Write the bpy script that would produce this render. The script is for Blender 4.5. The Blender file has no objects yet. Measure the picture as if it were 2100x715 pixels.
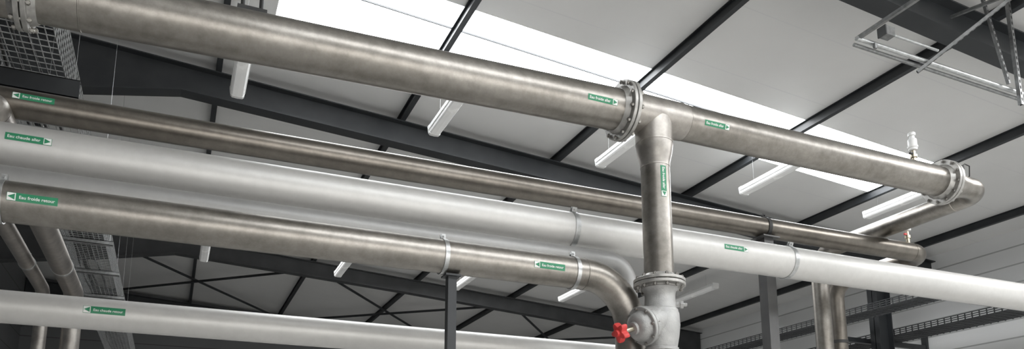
import bpy, math, random
from mathutils import Vector, Matrix
random.seed(4)
H = 1.6
scene = bpy.context.scene
COL = scene.collection
WL = {}

def P(x, y, z):
    return Vector((x, y, z + H))

def roofz(x):
    return 5.2 - 0.07 * x

# ------------------------------------------------------------------ materials
def new_mat(name):
    m = bpy.data.materials.new(name)
    m.use_nodes = True
    nt = m.node_tree
    b = nt.nodes['Principled BSDF']
    return m, nt, b

def mat_noise(name, c1, c2, rough=0.5, metal=0.0, scale=4.0, stretch=(1, 1, 1), rvar=0.1, bump=0.0, detail=6, bscale=40, mottle=0.0):
    m, nt, b = new_mat(name)
    tc = nt.nodes.new('ShaderNodeTexCoord')
    mp = nt.nodes.new('ShaderNodeMapping')
    mp.inputs['Scale'].default_value = stretch
    nz = nt.nodes.new('ShaderNodeTexNoise')
    nz.inputs['Scale'].default_value = scale
    nz.inputs['Detail'].default_value = detail
    rp = nt.nodes.new('ShaderNodeValToRGB')
    rp.color_ramp.elements[0].position = 0.3
    rp.color_ramp.elements[1].position = 0.7
    rp.color_ramp.elements[0].color = (*c1, 1)
    rp.color_ramp.elements[1].color = (*c2, 1)
    nt.links.new(tc.outputs['Object'], mp.inputs[0])
    nt.links.new(mp.outputs[0], nz.inputs['Vector'])
    nt.links.new(nz.outputs[0], rp.inputs[0])
    col = rp.outputs[0]
    if mottle > 0:
        n3 = nt.nodes.new('ShaderNodeTexNoise')
        n3.inputs['Scale'].default_value = 14
        n3.inputs['Detail'].default_value = 8
        n3.inputs['Roughness'].default_value = 0.7
        nt.links.new(tc.outputs['Object'], n3.inputs['Vector'])
        r3 = nt.nodes.new('ShaderNodeMapRange')
        r3.inputs[1].default_value = 0.3; r3.inputs[2].default_value = 0.7
        r3.inputs[3].default_value = 1 - mottle; r3.inputs[4].default_value = 1 + mottle * 0.5
        nt.links.new(n3.outputs[0], r3.inputs[0])
        mx = nt.nodes.new('ShaderNodeMixRGB'); mx.blend_type = 'MULTIPLY'; mx.inputs[0].default_value = 1
        nt.links.new(col, mx.inputs[1]); nt.links.new(r3.outputs[0], mx.inputs[2])
        col = mx.outputs[0]
    nt.links.new(col, b.inputs['Base Color'])
    mr = nt.nodes.new('ShaderNodeMapRange')
    mr.inputs[3].default_value = max(0.02, rough - rvar)
    mr.inputs[4].default_value = min(1, rough + rvar)
    nt.links.new(nz.outputs[0], mr.inputs[0])
    nt.links.new(mr.outputs[0], b.inputs['Roughness'])
    b.inputs['Metallic'].default_value = metal
    if bump > 0:
        n2 = nt.nodes.new('ShaderNodeTexNoise')
        n2.inputs['Scale'].default_value = bscale
        bp = nt.nodes.new('ShaderNodeBump')
        bp.inputs['Strength'].default_value = bump
        bp.inputs['Distance'].default_value = 0.01
        nt.links.new(tc.outputs['Object'], n2.inputs['Vector'])
        nt.links.new(n2.outputs[0], bp.inputs['Height'])
        nt.links.new(bp.outputs[0], b.inputs['Normal'])
    return m

def mat_panel(name, c, cj, axis, pitch, width, rough=0.6, nscale=0.6):
    """painted cladding with regular joints along one axis"""
    m, nt, b = new_mat(name)
    tc = nt.nodes.new('ShaderNodeTexCoord')
    sp = nt.nodes.new('ShaderNodeSeparateXYZ')
    nt.links.new(tc.outputs['Object'], sp.inputs[0])
    md = nt.nodes.new('ShaderNodeMath'); md.operation = 'PINGPONG'
    md.inputs[1].default_value = pitch / 2
    nt.links.new(sp.outputs[axis], md.inputs[0])
    lt = nt.nodes.new('ShaderNodeMath'); lt.operation = 'LESS_THAN'
    lt.inputs[1].default_value = width
    nt.links.new(md.outputs[0], lt.inputs[0])
    nz = nt.nodes.new('ShaderNodeTexNoise'); nz.inputs['Scale'].default_value = nscale
    nz.inputs['Detail'].default_value = 5
    nt.links.new(tc.outputs['Object'], nz.inputs['Vector'])
    rp = nt.nodes.new('ShaderNodeValToRGB')
    rp.color_ramp.elements[0].position = 0.3
    rp.color_ramp.elements[1].position = 0.7
    rp.color_ramp.elements[0].color = (*[k * 0.9 for k in c], 1)
    rp.color_ramp.elements[1].color = (*c, 1)
    nt.links.new(nz.outputs[0], rp.inputs[0])
    mx = nt.nodes.new('ShaderNodeMixRGB')
    nt.links.new(lt.outputs[0], mx.inputs[0])
    nt.links.new(rp.outputs[0], mx.inputs[1])
    mx.inputs[2].default_value = (*cj, 1)
    nt.links.new(mx.outputs[0], b.inputs['Base Color'])
    b.inputs['Roughness'].default_value = rough
    return m

M_STEEL = mat_noise('stainless_brown', (0.255, 0.238, 0.213), (0.37, 0.35, 0.322), 0.37, 0.92, 3.0, (0.5, 1.5, 1.5), 0.07, mottle=0.28)
M_STEELD = mat_noise('stainless_dark', (0.16, 0.145, 0.125), (0.25, 0.23, 0.203), 0.35, 0.9, 3.0, (0.5, 1.5, 1.5), 0.07, mottle=0.22)
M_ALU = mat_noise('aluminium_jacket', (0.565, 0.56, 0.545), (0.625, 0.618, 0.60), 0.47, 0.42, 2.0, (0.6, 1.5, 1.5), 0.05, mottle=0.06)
M_ALUD = mat_noise('shaded_aluminium_jacket', (0.30, 0.30, 0.295), (0.36, 0.358, 0.35), 0.5, 0.5, 2.0, (0.6, 1.5, 1.5), 0.05, mottle=0.07)  # jacket colour darkened for the shade under the bigger silver pipe
M_TEE = mat_noise('stainless_tee', (0.31, 0.29, 0.265), (0.44, 0.415, 0.385), 0.40, 0.9, 5.0, (1, 1, 1), 0.08, mottle=0.22)
M_FLANGE = mat_noise('flange_metal', (0.32, 0.315, 0.30), (0.48, 0.47, 0.45), 0.45, 0.7, 20, (1, 1, 1), 0.1, 0.1)
M_BOLT = mat_noise('zinc_bolt', (0.22, 0.21, 0.20), (0.42, 0.41, 0.38), 0.4, 0.9, 30)
M_CAST = mat_noise('cast_valve_paint', (0.34, 0.34, 0.335), (0.43, 0.43, 0.42), 0.5, 0.35, 20, (1, 1, 1), 0.08, 0.25, bscale=120)
M_RED = mat_noise('red_plastic', (0.50, 0.03, 0.03), (0.60, 0.05, 0.045), 0.45, 0, 10)
M_DARK = mat_noise('dark_steel_paint', (0.018, 0.021, 0.024), (0.034, 0.037, 0.04), 0.5, 0.0, 3)
M_DARKL = mat_noise('dark_grey_steel', (0.045, 0.047, 0.05), (0.07, 0.073, 0.075), 0.5, 0.1, 3)
M_GALV = mat_noise('galvanised', (0.40, 0.41, 0.41), (0.6, 0.61, 0.61), 0.38, 0.9, 25)
M_GALVD = mat_noise('dull_galvanised', (0.20, 0.205, 0.205), (0.33, 0.335, 0.335), 0.45, 0.8, 25)
M_POST = mat_noise('grey_post', (0.08, 0.08, 0.08), (0.12, 0.12, 0.12), 0.45, 0.4, 5)
M_WHITE = mat_noise('white_plastic', (0.72, 0.73, 0.72), (0.82, 0.82, 0.81), 0.35, 0, 5)
M_BRASS = mat_noise('brass', (0.42, 0.38, 0.30), (0.55, 0.5, 0.4), 0.35, 1, 10)
M_GREEN = mat_noise('label_green', (0.02, 0.20, 0.095), (0.028, 0.235, 0.115), 0.45, 0, 10)
M_LWHITE = mat_noise('label_white', (0.75, 0.77, 0.75), (0.83, 0.83, 0.81), 0.45, 0, 10)
M_BLACK = mat_noise('black_rubber', (0.015, 0.015, 0.015), (0.03, 0.03, 0.03), 0.6, 0, 8)
M_FLOOR = mat_noise('concrete_floor', (0.42, 0.41, 0.39), (0.55, 0.54, 0.52), 0.7, 0, 1.2, bump=0.05)
M_CEIL = mat_panel('white_roof_panel', (0.78, 0.78, 0.77), (0.70, 0.70, 0.70), 1, 1.0, 0.008, 0.5)
M_WALLR = mat_panel('white_wall_cladding', (0.85, 0.86, 0.86), (0.45, 0.46, 0.46), 2, 0.30, 0.012, 0.6)
M_WALLB = mat_panel('grey_wall_cladding', (0.16, 0.165, 0.17), (0.08, 0.08, 0.08), 2, 0.5, 0.012, 0.6)
M_WALLF = mat_panel('pale_wall_cladding', (0.5, 0.5, 0.49), (0.3, 0.3, 0.3), 2, 0.5, 0.012, 0.6)

def mat_sky(name, strength):
    m, nt, b = new_mat(name)
    tc = nt.nodes.new('ShaderNodeTexCoord')
    nz = nt.nodes.new('ShaderNodeTexNoise'); nz.inputs['Scale'].default_value = 0.8
    rp = nt.nodes.new('ShaderNodeValToRGB')
    rp.color_ramp.elements[0].color = (0.90, 0.95, 1, 1)
    rp.color_ramp.elements[1].color = (1, 1, 1, 1)
    nt.links.new(tc.outputs['Object'], nz.inputs['Vector'])
    nt.links.new(nz.outputs[0], rp.inputs[0])
    nt.links.new(rp.outputs[0], b.inputs['Emission Color'])
    b.inputs['Emission Strength'].default_value = strength
    b.inputs['Base Color'].default_value = (0.9, 0.9, 0.9, 1)
    return m
M_SKY = mat_sky('translucent_rooflight', 12.0)
M_TUBE = mat_noise('lamp_diffuser', (0.78, 0.79, 0.79), (0.88, 0.88, 0.87), 0.25, 0, 4)
M_TUBE.node_tree.nodes['Principled BSDF'].inputs['Emission Color'].default_value = (1, 1, 0.97, 1)
M_TUBE.node_tree.nodes['Principled BSDF'].inputs['Emission Strength'].default_value = 0.08

# ------------------------------------------------------------------ mesh builder
def perp(a):
    a = a.normalized()
    t = Vector((0, 0, 1)) if abs(a.z) < 0.9 else Vector((1, 0, 0))
    e0 = a.cross(t).normalized()
    return e0, a.cross(e0).normalized()

class MB:
    def __init__(s):
        s.v = []; s.f = []
    def add(s, vs, fs):
        o = len(s.v)
        s.v += [Vector(q) for q in vs]
        s.f += [tuple(i + o for i in q) for q in fs]
        return s
    def box(s, a, b):
        x0, y0, z0 = a; x1, y1, z1 = b
        vs = [(x0,y0,z0),(x1,y0,z0),(x1,y1,z0),(x0,y1,z0),(x0,y0,z1),(x1,y0,z1),(x1,y1,z1),(x0,y1,z1)]
        return s.add(vs, [(0,3,2,1),(4,5,6,7),(0,1,5,4),(1,2,6,5),(2,3,7,6),(3,0,4,7)])
    def bar(s, p0, p1, w, h, up=Vector((0, 0, 1))):
        d = (p1 - p0).normalized()
        if abs(d.dot(up)) > 0.95: up = Vector((0, 1, 0))
        e = d.cross(up).normalized() * w / 2
        u = e.cross(d).normalized() * h / 2
        vs = [p0-e-u, p0+e-u, p0+e+u, p0-e+u, p1-e-u, p1+e-u, p1+e+u, p1-e+u]
        return s.add(vs, [(0,1,2,3),(7,6,5,4),(0,4,5,1),(1,5,6,2),(2,6,7,3),(3,7,4,0)])
    def box_o(s, c, a, b, d, la, lb, ld):
        vs = []
        for k in (-1, 1):
            for (i, j) in ((-1,-1),(1,-1),(1,1),(-1,1)):
                vs.append(c + a*(i*la/2) + b*(j*lb/2) + d*(k*ld/2))
        return s.add(vs, [(0,3,2,1),(4,5,6,7),(0,1,5,4),(1,2,6,5),(2,3,7,6),(3,0,4,7)])
    def lathe(s, o, axis, prof, n=40, e0=None, close=False):
        a = axis.normalized()
        if e0 is None: e0, e1 = perp(a)
        else: e1 = a.cross(e0)
        vs = []; fs = []
        for (t, r) in prof:
            for i in range(n):
                q = 2 * math.pi * i / n
                vs.append(o + a * t + (e0 * math.cos(q) + e1 * math.sin(q)) * r)
        m = len(prof)
        rng = range(m) if close else range(m - 1)
        for j in rng:
            k = (j + 1) % m
            for i in range(n):
                i2 = (i + 1) % n
                fs.append((j*n+i, j*n+i2, k*n+i2, k*n+i))
        if not close:
            if prof[0][1] > 1e-5: fs.append(tuple(range(n))[::-1])
            if prof[-1][1] > 1e-5: fs.append(tuple((m-1)*n+i for i in range(n)))
        return s.add(vs, fs)
    def cyl(s, p0, p1, r, n=16, r1=None):
        d = p1 - p0
        return s.lathe(p0, d, [(0, r), (d.length, r if r1 is None else r1)], n)
    def sweep(s, pts, radii, n=40, caps=True):
        if not hasattr(radii, '__len__'): radii = [radii] * len(pts)
        vs = []; fs = []
        t0 = (pts[1] - pts[0]).normalized()
        e0, _ = perp(t0)
        for k, p in enumerate(pts):
            if k == 0: t = t0
            elif k == len(pts) - 1: t = (pts[k] - pts[k-1]).normalized()
            else: t = ((pts[k+1]-pts[k]).normalized() + (pts[k]-pts[k-1]).normalized()).normalized()
            e0 = (e0 - t * e0.dot(t)).normalized()
            e1 = t.cross(e0)
            for i in range(n):
                q = 2 * math.pi * i / n
                vs.append(p + (e0 * math.cos(q) + e1 * math.sin(q)) * radii[k])
        for j in range(len(pts) - 1):
            for i in range(n):
                i2 = (i + 1) % n
                fs.append((j*n+i, j*n+i2, (j+1)*n+i2, (j+1)*n+i))
        if caps:
            fs.append(tuple(range(n))[::-1])
            fs.append(tuple((len(pts)-1)*n+i for i in range(n)))
        return s.add(vs, fs)
    def seam(s, o, axis, r, w=0.007, h=0.0025):
        return s.lathe(o - axis.normalized()*w, axis, [(0, r-0.002), (w*0.5, r+h), (w*1.5, r+h), (2*w, r-0.002)], 40)
    def obj(s, name, mat, parent=None, origin=None, smooth=True, **props):
        if origin is None:
            mn = Vector([min(v[i] for v in s.v) for i in range(3)])
            mx = Vector([max(v[i] for v in s.v) for i in range(3)])
            origin = (mn + mx) / 2
        me = bpy.data.meshes.new(name)
        me.from_pydata([v - origin for v in s.v], [], s.f)
        me.update()
        if smooth:
            me.polygons.foreach_set('use_smooth', [True] * len(me.polygons))
            me.set_sharp_from_angle(angle=math.radians(38))
        me.materials.append(mat)
        return place(bpy.data.objects.new(name, me), origin, parent, props)

def place(o, origin, parent, props):
    COL.objects.link(o)
    origin = Vector(origin)
    WL[o] = origin
    if parent is not None:
        o.parent = parent
        o.location = origin - WL[parent]
    else:
        o.location = origin
    for k, v in props.items():
        o[k] = v
    return o

def thing(name, loc, label, category, group=None):
    e = bpy.data.objects.new(name, None)
    e.empty_display_size = 0.2
    pr = dict(label=label, category=category)
    if group: pr['group'] = group
    return place(e, loc, None, pr)

def path(pts, rad, seg=14):
    out = [pts[0]]
    for i in range(1, len(pts) - 1):
        p = pts[i]; a = (pts[i-1] - p).normalized(); b = (pts[i+1] - p).normalized()
        r = rad[i-1]
        ang = a.angle(b)
        d = r / math.tan(ang / 2)
        c = p + (a + b).normalized() * (r / math.sin(ang / 2))
        s0 = p + a * d - c; s1 = p + b * d - c
        tot = s0.angle(s1)
        ax = s0.cross(s1).normalized()
        for k in range(seg + 1):
            out.append(c + Matrix.Rotation(tot * k / seg, 3, ax) @ s0)
    out.append(pts[-1])
    return out

BOLT = {}
def bolt_mesh(axis, L, r):
    key = (round(axis.x, 2), round(axis.y, 2), round(axis.z, 2), L, r)
    if key in BOLT: return BOLT[key]
    mb = MB()
    a = axis.normalized()
    mb.lathe(-a * L/2, a, [(0, r*0.6), (L, r*0.6)], 10)
    mb.lathe(-a * (L/2 - 0.004), a, [(0, r), (0.013, r)], 6)
    mb.lathe(a * (L/2 - 0.017), a, [(0, r), (0.013, r)], 6)
    me = bpy.data.meshes.new('bolt')
    me.from_pydata([v for v in mb.v], [], mb.f); me.update()
    me.materials.append(M_BOLT)
    BOLT[key] = me
    return me

def flange(parent, c, axis, rp, rf, th=0.026, nb=12, sides=(1, 1), mat=None, br=0.014):
    a = axis.normalized(); e0, e1 = perp(a)
    first = None
    for sgn, on in zip((-1, 1), sides):
        if not on: continue
        mb = MB()
        d = a * sgn
        mb.lathe(c + d*0.003, d, [(0, rp*0.9), (0, rf-0.003), (0.003, rf), (th-0.003, rf), (th, rf-0.003), (th, rp+0.022), (th+0.035, rp+0.002), (th+0.035, rp*0.9)], 56, close=True)
        o = mb.obj('flange', mat or M_FLANGE, parent)
        if first is None: first = o
    L = 2*th + 0.05
    me = bolt_mesh(a, L, br)
    rb = (rf + rp + 0.02) / 2 + 0.004
    for i in range(nb):
        q = 2*math.pi*(i+0.5)/nb
        b = bpy.data.objects.new('bolt', me)
        place(b, c + (e0*math.cos(q) + e1*math.sin(q))*rb, first, {})
    return first

def clamp(parent, c, axis, r, w=0.018, lug=Vector((0, 0, 1)), mat=None, th=0.006):
    a = axis.normalized()
    mb = MB()
    mb.lathe(c - a*w, a, [(0, r-0.001), (0, r+th), (2*w, r+th), (2*w, r-0.001)], 48, close=True)
    side = a.cross(lug).normalized()
    for s in (-1, 1):
        q = c + lug * (r + 0.018)
        mb.box_o(q + side*0.012*s, a, side, lug, 2*w, 0.006, 0.04)
    mb.lathe(c + lug*(r+0.022) - side*0.028, side, [(0, 0.007), (0.056, 0.007)], 8)
    return mb.obj('pipe_clamp', mat or M_GALV, parent)

def text_geo(body, width):
    cu = bpy.data.curves.new('t', 'FONT'); cu.body = body; cu.size = 1.0
    cu.offset = 0.012
    o = bpy.data.objects.new('t', cu); COL.objects.link(o)
    dg = bpy.context.evaluated_depsgraph_get(); dg.update()
    me = bpy.data.meshes.new_from_object(o.evaluated_get(dg))
    vs = [v.co.copy() for v in me.vertices]; fs = [tuple(p.vertices) for p in me.polygons]
    bpy.data.objects.remove(o); bpy.data.meshes.remove(me)
    x0 = min(v.x for v in vs); x1 = max(v.x for v in vs)
    y0 = min(v.y for v in vs); y1 = max(v.y for v in vs)
    k = width / (x1 - x0)
    return [((v.x-(x0+x1)/2)*k, (v.y-(y0+y1)/2)*k) for v in vs], fs

def sticker(parent, c, a, e0, e1, r, phi, text, arrow, L=0.225, Hh=0.043):
    """curved adhesive label; u along the pipe, v around it; arrow = +1/-1 end"""
    phi = math.radians(phi)
    def m(u, v, off):
        t = phi + v / r
        return c + a*u + (e0*math.cos(t) + e1*math.sin(t))*(r + off)
    mb = MB(); nu, nv = 2, 6
    vs = [m(-L/2 + L*i/nu, -Hh/2 + Hh*j/nv, 0.0015) for i in range(nu+1) for j in range(nv+1)]
    fs = [(i*(nv+1)+j, (i+1)*(nv+1)+j, (i+1)*(nv+1)+j+1, i*(nv+1)+j+1) for i in range(nu) for j in range(nv)]
    mb.add(vs, fs)
    st = mb.obj('marking_label', M_GREEN, parent, label='green pipe marking label reading ' + text)
    tv, tf = text_geo(text, L*0.70)
    mb = MB(); off = -arrow * L * 0.095
    mb.add([m(u + off, v, 0.003) for u, v in tv], tf)
    mb.obj('lettering', M_LWHITE, st, smooth=False)
    mb = MB(); x0 = arrow*(L/2 - Hh*0.93); x1 = arrow*(L/2 - 0.002); hh = Hh*0.45
    vs = [m(x0 + (x1-x0)*i, -hh + 2*hh*j/4, 0.0028) for i in range(2) for j in range(5)]
    mb.add(vs, [(j, 5+j, 6+j, j+1) for j in range(4)])
    mb.obj('arrow_field', M_LWHITE, st, smooth=False)
    mb = MB(); tipx = x1 - arrow*0.003; bx = x0 + arrow*0.004
    mb.add([m(tipx, 0, 0.004), m(bx, hh*0.8, 0.004), m(bx, 0, 0.004), m(bx, -hh*0.8, 0.004)], [(0, 1, 2), (0, 2, 3)])
    mb.obj('arrow', M_GREEN, st, smooth=False)

AX = Vector((1, 0, 0)); AY = Vector((0, 1, 0)); AZ = Vector((0, 0, 1))
XF = (AX, -AY, AZ)

# ------------------------------------------------------------------ room
XL, XR, YF, YB = -3.6, 12.5, -5.0, 22.0
def struct(mb, name, mat, label):
    return mb.obj(name, mat, None, smooth=False, kind='structure', label=label)

struct(MB().box((XL-0.2, YF-0.2, -0.2), (XR+0.2, YB+0.2, 0)), 'floor', M_FLOOR, 'grey concrete plant room floor')
def slab(mb, x0, x1, y0, y1, dz0=0.0, dz1=0.15):
    a, b = roofz(x0)+H, roofz(x1)+H
    vs = [(x0,y0,a+dz0),(x1,y0,b+dz0),(x1,y1,b+dz0),(x0,y1,a+dz0),(x0,y0,a+dz1),(x1,y0,b+dz1),(x1,y1,b+dz1),(x0,y1,a+dz1)]
    return mb.add(vs, [(0,3,2,1),(4,5,6,7),(0,1,5,4),(1,2,6,5),(2,3,7,6),(3,0,4,7)])
SX0, SX1 = 0.7, 9.45
S = [(-0.6, 0.8), (6.87, 8.0)]  # first strip is unseen overhead, added to light the pipe tops
mb = MB()
slab(mb, XL-0.2, XR+0.2, YF-0.2, S[0][0]); slab(mb, XL-0.2, XR+0.2, S[0][1], S[1][0]); slab(mb, XL-0.2, XR+0.2, S[1][1], YB+0.2)
for a, b in S:
    slab(mb, XL-0.2, SX0, a, b); slab(mb, SX1, XR+0.2, a, b)
struct(mb, 'ceiling', M_CEIL, 'white insulated roof panels sloping down to the eaves')
for i, (a, b) in enumerate(S):
    struct(slab(MB(), SX0, SX1, a, b, 0.02, 0.05), 'window_%d' % (i+1), M_SKY, 'bright translucent rooflight strip (the unseen near one is added light)')
mb = MB()
y = 7.28
mb.bar(P(SX0, y, roofz(SX0)), P(SX1, y, roofz(SX1)), 0.014, 0.02)
struct(mb, 'trim_1', M_DARKL, 'thin dark glazing bar across the rooflight')
zr = roofz(XR)+H
struct(MB().box((XR, YF, 0), (XR+0.2, YB, zr)), 'wall_right', M_WALLR, 'white cladding wall with horizontal joints')
zl = roofz(XL)+H
struct(MB().box((XL-0.2, YF, 0), (XL, YB, zl)), 'wall_left', M_WALLB, 'dark grey cladding wall')
for nm, y, mt in (('wall_back', YB, M_WALLB), ('wall_front', YF-0.2, M_WALLF)):
    mb = MB()
    vs = [(XL,y,0),(XR,y,0),(XR,y+0.2,0),(XL,y+0.2,0),(XL,y,zl),(XR,y,zr),(XR,y+0.2,zr),(XL,y+0.2,zl)]
    mb.add(vs, [(0,3,2,1),(4,5,6,7),(0,1,5,4),(1,2,6,5),(2,3,7,6),(3,0,4,7)])
    struct(mb, nm, mt, 'gable end cladding wall')

# purlins
for k in range(-1, 6):
    x = 0.2 + 2.3*k
    z = roofz(x) + H
    mb = MB()
    mb.box((x-0.005, YF, z-0.115), (x+0.005, YB, z-0.0))
    mb.box((x-0.032, YF, z-0.12), (x+0.032, YB, z-0.113))
    mb.box((x-0.032, YF, z-0.008), (x+0.032, YB, z+0.0))
    mb.box((x-0.032, YF, z-0.113), (x-0.027, YB, z-0.098))
    mb.obj('roof_purlin', M_DARK, None, smooth=False, label='dark steel purlin under the white roof panels', category='roof beam', group='roof purlins')

# rafters
def rafter(y, stations, mat=M_DARK, label='dark steel rafter beam of the portal frame'):
    fw = 0.10
    e = thing('roof_rafter', P(stations[0][0], y, roofz(stations[0][0])-0.15), label, 'roof beam', 'portal frame rafters')
    mw = MB(); mf = MB(); mt = MB()
    for (xa, da), (xb, db) in zip(stations[:-1], stations[1:]):
        ta, tb = roofz(xa)-0.122+H, roofz(xb)-0.122+H
        ba, bb = ta-da, tb-db
        for (m_, w, z0a, z1a, z0b, z1b) in ((mw, 0.006, ba+0.014, ta-0.014, bb+0.014, tb-0.014), (mf, fw, ba, ba+0.014, bb, bb+0.014), (mt, fw, ta-0.014, ta, tb-0.014, tb)):
            vs = [(xa,y-w,z0a),(xb,y-w,z0b),(xb,y+w,z0b),(xa,y+w,z0a),(xa,y-w,z1a),(xb,y-w,z1b),(xb,y+w,z1b),(xa,y+w,z1a)]
            m_.add(vs, [(0,3,2,1),(4,5,6,7),(0,1,5,4),(1,2,6,5),(2,3,7,6),(3,0,4,7)])
    mw.obj('web', mat, e, smooth=False); mf.obj('bottom_flange', mat, e, smooth=False); mt.obj('top_flange', mat, e, smooth=False)
    return e
st = [(-3.58, 1.18), (-1.5, 0.69), (-0.2, 0.35), (4.5, 0.31), (10.6, 0.33), (12.45, 0.63)]
st0 = [(-3.58, 1.18), (-1.5, 0.69), (-0.2, 0.35), (4.5, 0.31), (12.45, 0.36)]
rafter(4.47, st0); rafter(9.4, st0); rafter(16.2, st, M_DARKL); rafter(21.85, st)
rafter(-2.0, st)

def column(x, y, w=0.3, dep=None):
    if dep is None: dep = 0.33 + 0.30*(x - w/2 - 10.6)/1.85
    top = roofz(x - w/2) + H - 0.122 - dep - 0.03
    e = MB()
    e.box((x-w/2, y-0.1, 0), (x-w/2+0.016, y+0.1, top))
    e.box((x+w/2-0.016, y-0.1, 0), (x+w/2, y+0.1, top-0.05))
    e.box((x-w/2, y-0.006, 0), (x+w/2, y+0.006, top-0.05))
    e.box((x-w/2-0.01, y-0.11, top-0.06), (x+w/2+0.01, y+0.11, top-0.045))
    e.obj('steel_column', M_DARK, None, smooth=False, label='dark steel column under the roof frame', category='column', group='steel columns')
column(11.05, 9.4, 0.32, 0.36); column(12.3, 16.2); column(12.3, 4.47, 0.3, 0.36)

# roof bracing
def brace(x0, y0, x1, y1, dz):
    MB().cyl(P(x0, y0, roofz(x0)-dz), P(x1, y1, roofz(x1)-dz), 0.03, 8).obj('bracing_rod', M_DARK, None, label='thin dark diagonal wind bracing rod', category='brace', group='roof wind bracing')
for xa in (-2.1, 2.5, 7.1):
    brace(xa, 16.35, xa+4.6, 21.7, 0.17); brace(xa, 21.7, xa+4.6, 16.35, 0.24)

# ------------------------------------------------------------------ strip lights
def lamp(x, y, z, L=1.12):
    e = thing('strip_light', P(x, y, z), 'white batten strip light with clear ribbed diffuser hanging under the roof', 'ceiling light', 'suspended strip lights')
    prof_h = [(-0.078, 0.0), (-0.078, 0.045), (-0.06, 0.06), (0.06, 0.06), (0.078, 0.045), (0.078, 0.0)]
    prof_d = [(-0.070, 0.0), (-0.064, -0.034), (-0.050, -0.048), (0, -0.052), (0.050, -0.048), (0.064, -0.034), (0.070, 0.0)]
    def prism(prof, y0, y1):
        mb = MB(); n = len(prof)
        vs = [P(x+a, yy, z+b) for yy in (y0, y1) for a, b in prof]
        fs = [(i, (i+1) % n, n+(i+1) % n, n+i) for i in range(n)] + [tuple(range(n))[::-1], tuple(range(n, 2*n))]
        return mb.add(vs, fs)
    prism(prof_h, y-L/2, y+L/2).obj('housing', M_WHITE, e, smooth=False)
    prism(prof_d, y-L/2+0.02, y+L/2-0.02).obj('diffuser', M_TUBE, e, smooth=False)
    for sy in (-1, 1):
        yy = y + sy*(L/2)
        prism([(a*1.05, b*1.08) for a, b in prof_d] + [(0.081, 0.048), (0.062, 0.064), (-0.062, 0.064), (-0.081, 0.048)], yy-0.022, yy+0.022).obj('end_cap', M_WHITE, e, smooth=False)
        MB().cyl(P(x, y+sy*L*0.32, z+0.055), P(x, y+sy*L*0.32, roofz(x)), 0.0015, 6).obj('suspension_wire', M_GALVD, e)
for x in (0.37, 2.55, 4.78, 7.08, 9.42): lamp(x, 7.52, 4.2)
for x in (0.3, 2.7, 5.1, 7.5): lamp(x, 13.9, 4.2)
lamp(9.85, 13.05, 4.2, 1.6)

# ------------------------------------------------------------------ pipes
YA = 4.25; XT = 2.95
A = thing('steel_pipe', P(XT, YA, 2.67), 'large brown-grey stainless steel header pipe with flanges and downward tee', 'pipe')
pl0, pl1 = P(-3.5, YA, 2.46), P(2.66, YA, 2.63)
def azz(x): return 2.46 + 0.17*(x+3.5)/6.16
RA = 0.143
mb = MB().sweep([pl0, pl0.lerp(pl1, .5), pl1], RA, 56)
da = (pl1-pl0).normalized()
mb.seam(pl0 + da*2.9, da, RA)
mb.obj('header_tube', M_STEEL, A)
flange(A, P(2.70, YA, 2.632), AX, RA, 0.208, 0.026, 12)
flange(A, P(-0.85, YA, azz(-0.85)), AX, RA, 0.195, 0.026, 12)
mb = MB()
mb.sweep([P(2.74, YA, 2.633), P(2.80, YA, 2.637), P(3.15, YA, 2.645), P(3.20, YA, 2.645)], [0.141, 0.140, 0.132, 0.127], 56)
mb.lathe(P(XT, YA, 2.60), -AZ, [(0, 0.132), (0.06, 0.132), (0.13, 0.131), (0.17, 0.130)], 48)
mb.obj('tee', M_TEE, A)
RA2 = 0.126
mb = MB().sweep([P(3.19, YA, 2.645), P(4.5, YA, 2.645), P(5.86, YA, 2.645)], RA2, 56)
mb.seam(P(3.20, YA, 2.645), AX, RA2)
mb.obj('header_tube', M_STEEL, A)
mb = MB().lathe(P(XT, YA, 2.435), -AZ, [(0, 0.129), (0.03, 0.128), (0.09, 0.119), (0.15, 0.104), (0.18, 0.102)], 48)
mb.seam(P(XT, YA, 2.43), AZ, 0.129); mb.seam(P(XT, YA, 2.255), AZ, 0.101)
mb.obj('reducer', M_TEE, A)
MB().cyl(P(XT, YA, 2.26), P(XT, YA, 1.455), 0.101, 48).obj('drop_tube', M_STEEL, A)
flange(A, P(XT, YA, 1.42), AZ, 0.101, 0.175, 0.022, 12, br=0.012)
flange(A, P(5.88, YA, 2.645), AX, RA2, 0.19, 0.028, 12)
cp = path([P(6.15, YA, 2.645), P(6.39, YA, 2.65), P(6.42, 6.2, 2.66), P(6.42, 6.2, -0.9)], [0.2, 0.24])
mb = MB().sweep([P(5.91, YA, 2.645), P(5.97, YA, 2.645), P(6.11, YA, 2.645), cp[0]] + cp[1:], [0.124, 0.122, 0.098, 0.091] + [0.091]*(len(cp)-1), 48)
mb.seam(P(6.39, 4.52, 2.65), AY, 0.091)
mb.obj('return_tube', M_STEEL, A)
clamp(A, P(6.42, 6.2, 1.35), AZ, 0.091, lug=-AY)
pr = MB().cyl(P(6.14, YA, 2.73), P(6.14, YA, 2.78), 0.012, 10)
pr.cyl(P(6.14, YA, 2.78), P(6.14, YA, 2.84), 0.026, 14)
pr.sweep([P(6.14, YA-.01, 2.83), P(6.19, YA, 2.87), P(6.25, YA, 2.86), P(6.31, YA+.05, 2.80), P(6.36, YA+.2, 2.74)], 0.005, 6)
pr.obj('temperature_probe', M_BLACK, A)
def X_lab(parent, x, y, z, r, phi, t, ar, L=0.225, Hh=0.043): sticker(parent, P(x, y, z), *XF, r, phi, t, ar, L, Hh)
X_lab(A, 2.46, YA, azz(2.46), RA, -12, 'Eau froide aller', 1, 0.225, 0.040)
X_lab(A, 3.41, YA, 2.645, RA2, -14, 'Eau froide aller', 1, 0.215, 0.040)
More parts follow.
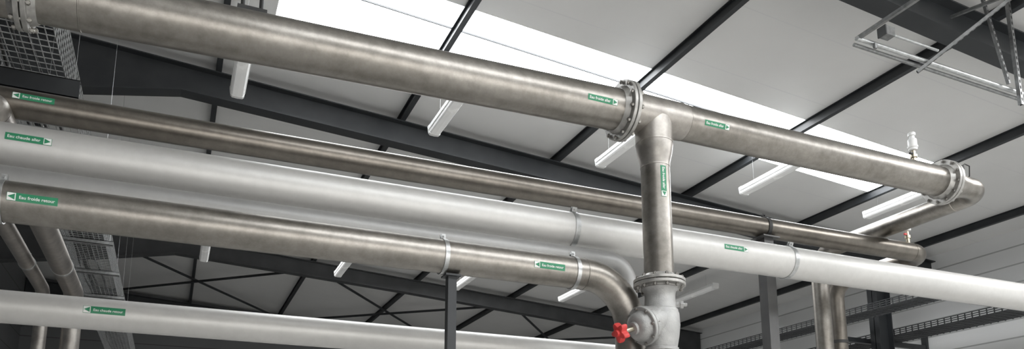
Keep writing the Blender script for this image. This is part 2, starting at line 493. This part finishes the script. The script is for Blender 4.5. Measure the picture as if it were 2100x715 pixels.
ecam = Vector((-2.98, -4.25, 0)).normalized(); eright = Vector((4.25, -2.98, 0)).normalized()
sticker(A, P(XT, YA, 2.12), -AZ, ecam, eright, 0.101, 33, 'Eau froide aller', 1)
hg = MB()
for s in (-1, 1):
    hg.cyl(P(0.24+0.05*s, YA, 2.69), P(0.24+0.05*s, YA, roofz(0.3)-0.01), 0.012, 8)
hg.box(tuple(P(0.16, YA-0.04, 2.705)), tuple(P(0.32, YA+0.04, 2.73)))
hg.obj('pipe_hanger', M_BLACK, A)

YBp = 5.3
B = thing('steel_pipe', P(4.85, YBp, 2.48), 'slim dark brown stainless steel pipe turning back at its end', 'pipe')
bp = path([P(-3.5, YBp, 2.38), P(6.95, YBp, 2.448), P(6.95, 6.5, 2.448), P(6.95, 6.5, -1.6)], [0.2, 0.2])
mb = MB().sweep(bp, 0.093, 44)
mb.seam(P(6.74, YBp, 2.447), AX, 0.093); mb.seam(P(6.95, 5.55, 2.448), AY, 0.093)
mb.obj('tube', M_STEELD, B)
clamp(B, P(4.85, YBp, 2.434), AX, 0.093, mat=M_BLACK)
clamp(B, P(6.95, 6.5, 1.3), AZ, 0.093, lug=-AY, mat=M_BLACK)
clamp(B, P(6.95, 6.5, 1.75), AZ, 0.093, lug=AX, mat=M_BLACK)
X_lab(B, -0.93, YBp, 2.397, 0.093, 8, 'Eau froide retour', -1)

YC = 4.9
C = thing('insulated_pipe', P(2.67, YC, 1.98), 'large silver aluminium-jacketed pipe with strap clamps', 'pipe')
def czz(x): return 1.935 + 0.075*(x+3.5)/15.8
c0, c1 = P(-3.5, YC, czz(-3.5)), P(12.3, YC, czz(12.3))
MB().sweep([c0, c0.lerp(c1, .5), c1], 0.136, 56).obj('jacket', M_ALU, C)
for x in (2.62, 4.70): clamp(C, P(x, YC, czz(x)), AX, 0.136, 0.02, (AZ*0.9-AY*0.4).normalized())
X_lab(C, -0.85, YC, czz(-0.85), 0.136, 5, 'Eau chaude aller', 1)
X_lab(C, 4.06, YC, czz(4.06), 0.136, 2, 'Eau chaude aller', 1, 0.235)

F = thing('insulated_pipe', P(3.03, 4.8, 0), 'aluminium-jacketed pipe tucked below with shade in its colour, bending down to the floor', 'pipe')
fp = path([P(-3.5, 4.8, 1.705), P(3.03, 4.8, 1.715), P(3.03, 4.8, -1.6)], [0.16])
MB().sweep(fp, 0.087, 44).obj('jacket', M_ALUD, F)

YD = 4.5
D = thing('steel_pipe', P(2.86, YD, -1.6), 'brown stainless steel pipe with long elbow bending down by the valve', 'pipe')
dp = path([P(-3.5, YD, 1.485), P(2.87, YD, 1.505), P(2.87, YD, -1.6)], [0.36])
mb = MB().sweep(dp, 0.108, 48)
mb.seam(P(2.50, YD, 1.503), AX, 0.108); mb.seam(P(2.87, YD, 1.135), AZ, 0.108)
mb.obj('tube', M_STEEL, D)
for x in (-0.885, 1.49, 2.42): clamp(D, P(x, YD, 1.493+0.004*x), AX, 0.108, 0.014)
X_lab(D, -0.735, YD, 1.494, 0.108, -3, 'Eau froide retour', -1)
X_lab(D, 2.195, YD, 1.503, 0.108, -5, 'Eau froide retour', -1)

E = thing('insulated_pipe', P(1, 5.2, 1.09), 'silver aluminium-jacketed pipe running below the others', 'pipe')
MB().sweep([P(-3.5, 5.2, 1.09), P(1, 5.2, 1.09), P(8.5, 5.2, 1.09)], 0.097, 44).obj('jacket', M_ALU, E)
X_lab(E, -0.42, 5.2, 1.09, 0.097, 3, 'Eau chaude retour', -1)

for i, x in enumerate((-1.12, -1.42)):
    r = 0.098 if i == 0 else 0.07
    L = thing('steel_pipe', P(x, 9.8, -1.6), 'brownish stainless pipe crossing behind the others and dropping down', 'pipe')
    lp = path([P(x, 5.14, 2.26), P(x, 9.8, 2.26), P(x, 9.8, -1.6)], [0.22])
    mb = MB().sweep(lp, r, 40)
    mb.lathe(P(x, 5.13, 2.26), -AY, [(0, r), (0.03, r*0.95), (0.06, r*0.7), (0.07, 0)], 40)
    mb.obj('tube', M_TEE, L)
    flange(L, P(x, 9.8, 1.1), AZ, r, r+0.05, 0.024, 8, mat=M_DARKL)
    clamp(L, P(x, 8.6, 2.26), AY, r)

# ------------------------------------------------------------------ valve
V = thing('control_valve', P(XT, YA, 0.3), 'grey cast globe valve with round bonnet and red hand knob', 'valve')
vb = MB()
vb.lathe(P(XT, YA, 1.38), -AZ, [(0, 0.125), (0.015, 0.108), (0.05, 0.101), (0.10, 0.104), (0.14, 0.108), (0.145, 0.118), (0.165, 0.120), (0.17, 0.124), (0.25, 0.128), (0.33, 0.118), (0.40, 0.104), (0.405, 0.112), (0.425, 0.112), (0.43, 0.1), (0.5, 0.096), (0.56, 0.096)], 48)
dv = Vector((-0.93, -0.13, -0.32)).normalized()
oc = P(XT, YA, 1.165)
vb.lathe(oc, dv, [(0, 0.122), (0.08, 0.116), (0.12, 0.106), (0.125, 0.126), (0.15, 0.126), (0.15, 0.10)], 40)
vb.lathe(P(XT+0.09, YA-0.05, 1.27), (AX*0.85-AY*0.5).normalized(), [(0, 0.02), (0.03, 0.02), (0.03, 0.028), (0.05, 0.028), (0.05, 0.014), (0.075, 0.012)], 6)
vb.obj('valve_body', M_CAST, V)
vb = MB()
vb.lathe(oc + dv*0.155, dv, [(0, 0.09), (0, 0.128), (0.004, 0.132), (0.022, 0.132), (0.026, 0.128), (0.026, 0.104), (0.032, 0.100), (0.065, 0.094), (0.085, 0.072), (0.09, 0.045), (0.105, 0.04), (0.11, 0.0)], 48)
bon = vb.obj('bonnet', M_CAST, V)
e0, e1 = perp(dv); bm = bolt_mesh(dv, 0.07, 0.011)
for i in range(8):
    q = 2*math.pi*i/8
    place(bpy.data.objects.new('bolt', bm), oc + dv*0.160 + (e0*math.cos(q)+e1*math.sin(q))*0.117, bon, {})
MB().cyl(oc + dv*0.25, oc + dv*0.36, 0.018, 14).obj('stem', M_BRASS, V)
kn = MB(); n = 48; vs = []; lay = [(0.0, 0.7), (0.004, 0.97), (0.016, 1.0), (0.036, 1.0), (0.048, 0.93), (0.052, 0.7)]
for t, kf in lay:
    for i in range(n):
        q = 2*math.pi*i/n
        rr = (0.055 + 0.014*math.cos(5*q)) * kf
        vs.append(oc + dv*(0.345+t) + (e0*math.cos(q)+e1*math.sin(q))*rr)
fs = [(j*n+i, j*n+(i+1) % n, (j+1)*n+(i+1) % n, (j+1)*n+i) for j in range(len(lay)-1) for i in range(n)]
fs += [tuple(range(n))[::-1], tuple((len(lay)-1)*n+i for i in range(n))]
kn.add(vs, fs)
kn.lathe(oc + dv*0.393, dv, [(0, 0.025), (0.02, 0.022), (0.024, 0)], 20)
kn.obj('hand_knob', M_RED, V)
MB().cyl(P(XT, YA, 0.84), P(XT, YA, -1.6), 0.09, 44).obj('lower_tube', M_STEEL, V)
flange(V, P(XT, YA, 0.80), AZ, 0.09, 0.15, 0.024, 12, br=0.012)

# ------------------------------------------------------------------ air vents
def vent(x, y, z, red=False, k=1.0):
    e = thing('air_vent_valve', P(x, y, z), 'small white automatic air vent on a brass stem atop a pipe', 'valve')
    def sc(pr): return [(a*k, b*(k if k < 1.3 else 1.2)) for a, b in pr]
    MB().lathe(P(x, y, z-0.005), AZ, sc([(0, 0.016), (0.04, 0.016), (0.04, 0.025), (0.06, 0.025), (0.06, 0.014), (0.10, 0.014)]), 16).obj('stem', M_BRASS, e)
    MB().lathe(P(x, y, z+0.09*k), AZ, sc([(0, 0.02), (0.004, 0.03), (0.02, 0.031), (0.022, 0.036), (0.034, 0.036), (0.036, 0.031), (0.085, 0.031), (0.092, 0.026), (0.094, 0.018), (0.115, 0.018), (0.117, 0.026), (0.137, 0.026), (0.145, 0.018), (0.148, 0.0)]), 20).obj('vent_body', M_WHITE, e)
    MB().box(tuple(P(x-0.045, y-0.008, z+0.06*k)), tuple(P(x+0.0, y+0.008, z+0.072*k))).obj('lever', M_RED if red else M_BLACK, e, smooth=False)
vent(5.56, YA, 2.645+RA2, False, 1.15); vent(6.72, YBp, 2.447+0.093, True, 1.4)

# ------------------------------------------------------------------ supports
def post(x, y, top, w, mat, label):
    e = thing('support_post', P(x, y, -H), label, 'post')
    MB().box((x-w/2, y-w/2, 0), (x+w/2, y+w/2, top+H-0.012)).obj('shaft', mat, e, smooth=False)
    MB().box((x-w*0.9, y-w*0.9, top+H-0.012), (x+w*0.9, y+w*0.9, top+H)).obj('top_plate', mat, e, smooth=False)
    MB().box((x-w*1.4, y-w*1.4, 0), (x+w*1.4, y+w*1.4, 0.012)).obj('base_plate', mat, e, smooth=False)
post(1.55, YD, 1.382, 0.056, M_DARK, 'slim dark square steel post carrying a stainless pipe')
post(4.85, YBp, 2.335, 0.105, M_POST, 'grey square steel post carrying the dark pipe')

# ------------------------------------------------------------------ wire trays
def tray(x0, x1, z, h, y0, y1, step, label, wr=0.006, mat=M_DARKL, cables=True, ns=3):
    e = thing('wire_cable_tray', P((x0+x1)/2, (y0+y1)/2, z), label, 'cable tray')
    mb = MB(); z += H
    n = max(2, round((x1-x0)/0.055))
    for i in range(n+1):
        x = x0 + (x1-x0)*i/n
        mb.box((x-wr/2, y0, z-wr/2), (x+wr/2, y1, z+wr/2))
    for k in range(1, ns+1):
        for x in (x0, x1):
            mb.box((x-wr/2, y0, z+h*k/ns-wr/2), (x+wr/2, y1, z+h*k/ns+wr/2))
    y = y0
    while y < y1:
        mb.box((x0, y-wr/2, z-wr), (x1, y+wr/2, z))
        for x in (x0, x1):
            mb.box((x-wr/2, y-wr/2, z-wr), (x+wr/2, y+wr/2, z+h))
        y += step
    mb.obj('wire_mesh', mat, e, smooth=False)
    if cables:
        for k in range(3):
            xx = x0 + (x1-x0)*(0.25+0.22*k)
            pts = [Vector((xx + 0.02*math.sin(j*1.3+k), y0 + (y1-y0)*j/30, z+0.02)) for j in range(31)]
            MB().sweep(pts, 0.012, 8).obj('cable', M_BLACK, e)
    return e
tray(-1.38, -0.90, 3.0, 0.34, 4.6, 20.5, 0.08, 'galvanised wire mesh cable tray with cables running under the roof', mat=M_GALV, ns=6)
for y in (6.05, 8.6, 10.0, 11.4, 12.8, 14.2):
    t = 0.14 if y < 7 else 0.05
    m_ = M_DARK if y < 7 else M_GALV
    e = thing('tray_bracket', P(-1.1, y, 2.9), ('deep dark' if y < 7 else 'galvanised') + ' steel bracket under the wire cable tray', 'bracket', 'cable tray brackets')
    mb = MB()
    xa = -1.9 if y < 7 else -1.45
    mb.box(tuple(P(xa, y-0.03, 2.985-t)), tuple(P(-0.80, y-0.024, 2.985)))
    mb.box(tuple(P(xa, y-0.03, 2.985-t)), tuple(P(-0.80, y+0.03, 2.985-t+0.006)))
    mb.box(tuple(P(xa, y-0.03, 2.979)), tuple(P(-0.80, y+0.03, 2.985)))
    mb.obj('arm', m_, e, smooth=False)
    MB().cyl(P(-1.42, y, 2.98), P(-1.42, y, roofz(-1.42)), 0.0015, 6).obj('threaded_rod', M_GALV, e)
    MB().cyl(P(-0.84, y, 2.98), P(-0.84, y, roofz(-0.84)), 0.0015, 6).obj('threaded_rod', M_GALV, e)
tray(10.1, 10.55, 2.95, 0.1, 7.5, 20.5, 0.12, 'dark wire mesh cable tray beside the white wall', wr=0.012)
tray(11.3, 11.9, 2.75, 0.1, 3.0, 16.0, 0.12, 'wide dark wire mesh cable tray along the white wall', wr=0.014)
for y in (4.5, 7.0, 9.7, 12.5):
    e = thing('tray_bracket', P(11.8, y, 2.7), 'dark cantilever bracket carrying a tray off the wall', 'bracket', 'wall tray brackets')
    mb = MB().box(tuple(P(10.0, y-0.04, 2.64)), tuple(P(12.5, y+0.04, 2.72)))
    mb.bar(P(12.48, y, 2.1), P(11.3, y, 2.64), 0.05, 0.05)
    mb.obj('arm', M_DARK, e, smooth=False)
    MB().box(tuple(P(12.44, y-0.05, 2.0)), tuple(P(12.5, y+0.05, 3.0))).obj('wall_plate', M_DARK, e, smooth=False)

# ------------------------------------------------------------------ strut frame under the near rafter
SF = thing('strut_channel_frame', P(5.05, 4.26, 3.78), 'galvanised strut channel frame hung from the dark rafter', 'metal frame')
def chan(p0, p1, w, name, slots=False, mat=M_GALVD):
    mb = MB(); d = (p1-p0).normalized()
    up = AZ if abs(d.z) < 0.9 else AY
    e = d.cross(up).normalized(); u = e.cross(d).normalized(); c = (p0+p1)/2; L = (p1-p0).length
    mb.box_o(c - u*w/2, d, e, u, L, w, 0.004)
    for s in (-1, 1):
        mb.box_o(c + e*s*w/2, d, e, u, L, 0.004, w)
        mb.box_o(c + e*s*w*0.35 + u*w/2, d, e, u, L, w*0.25, 0.004)
    ob = mb.obj(name, mat, SF, smooth=False)
    if slots:
        t = 0.05; me = None
        while t < L-0.03:
            q = p0 + d*t - u*(w/2+0.003)
            if me is None:
                o = MB().box_o(q, d, e, u, 0.028, 0.012, 0.002).obj('slot', M_BLACK, ob, smooth=False)
                me = o.data
            else:
                place(bpy.data.objects.new('slot', me), q, ob, {})
            t += 0.06
MB().cyl(P(5.03, 4.26, 3.79), P(8.2, 4.26, 3.735), 0.021, 20).obj('rail', M_GALV, SF)
MB().cyl(P(5.05, 4.31, 3.765), P(8.2, 4.31, 3.71), 0.016, 20).obj('rail', M_GALVD, SF)
chan(P(5.05, 4.28, 3.80), P(5.05, 2.6, 3.80), 0.028, 'crossbar')
chan(P(7.0, 4.20, 3.58), P(7.0, 4.20, roofz(7.0)-0.01), 0.032, 'hanger', True)
chan(P(6.86, 4.20, 3.76), P(6.60, 4.20, roofz(6.6)-0.01), 0.024, 'hanger', True)
chan(P(5.78, 4.3, 3.68), P(6.4, 3.7, 4.28), 0.024, 'brace', True)
chan(P(6.4, 3.7, 4.28), P(6.4, 4.36, 4.42), 0.024, 'brace')
JB = thing('junction_box', P(5.45, 4.2, 3.9), 'small grey junction box with conduit and sensor', 'electrical box')
bx, by, bz = 5.32, 4.2, 3.88
MB().box(tuple(P(bx-0.05, by-0.04, bz-0.04)), tuple(P(bx+0.05, by+0.04, bz+0.04))).obj('box_body', M_GALVD, JB, smooth=False)
MB().box(tuple(P(bx-0.062, by-0.044, bz-0.044)), tuple(P(bx-0.05, by+0.044, bz+0.044))).obj('cover', M_DARKL, JB, smooth=False)
MB().cyl(P(bx+0.05, by, bz), P(bx+0.62, by, bz-0.01), 0.012, 12).obj('conduit', M_GALV, JB)
MB().cyl(P(bx-0.12, by+0.03, 3.765), P(bx-0.12, by+0.03, 3.72), 0.022, 14, 0.015).obj('sensor', M_GALVD, JB)

# ------------------------------------------------------------------ lights, world, camera
def area(name, loc, sx, sy, power, rot=(0, 0, 0), col=(1, 1, 1)):
    l = bpy.data.lights.new(name, 'AREA'); l.shape = 'RECTANGLE'; l.size = sx; l.size_y = sy; l.energy = power; l.color = col
    o = bpy.data.objects.new(name, l); COL.objects.link(o); o.location = loc; o.rotation_euler = rot
    return o
area('fill_area', P(4, 14, 4.6), 6, 1.2, 220)  # added fill light over the far bays, not a real fixture
area('fill_area', P(9.0, 2.5, 4.3), 2, 2, 190)  # added fill light to brighten the right side, no fixture there
area('front_fill', (4, YF+0.3, 2.2), 12, 3.5, 420, (math.radians(100), 0, 0), (1, 0.98, 0.95))  # added frontal fill behind the camera, the wall there has no window

w = bpy.data.worlds.new('World'); scene.world = w; w.use_nodes = True
w.node_tree.nodes['Background'].inputs[0].default_value = (0.8, 0.88, 1, 1)
w.node_tree.nodes['Background'].inputs[1].default_value = 1.0

cam = bpy.data.cameras.new('Camera'); co = bpy.data.objects.new('Camera', cam); COL.objects.link(co)
co.location = (0, 0, H)
co.rotation_euler = (math.radians(90+10.84), 0, math.radians(-23.65))
cam.sensor_width = 36; cam.lens = 36*1592/2100; cam.shift_y = (715-357.5)/2100; cam.shift_x = 0
cam.clip_start = 0.05; cam.clip_end = 200
scene.camera = co
scene.view_settings.view_transform = 'Standard'
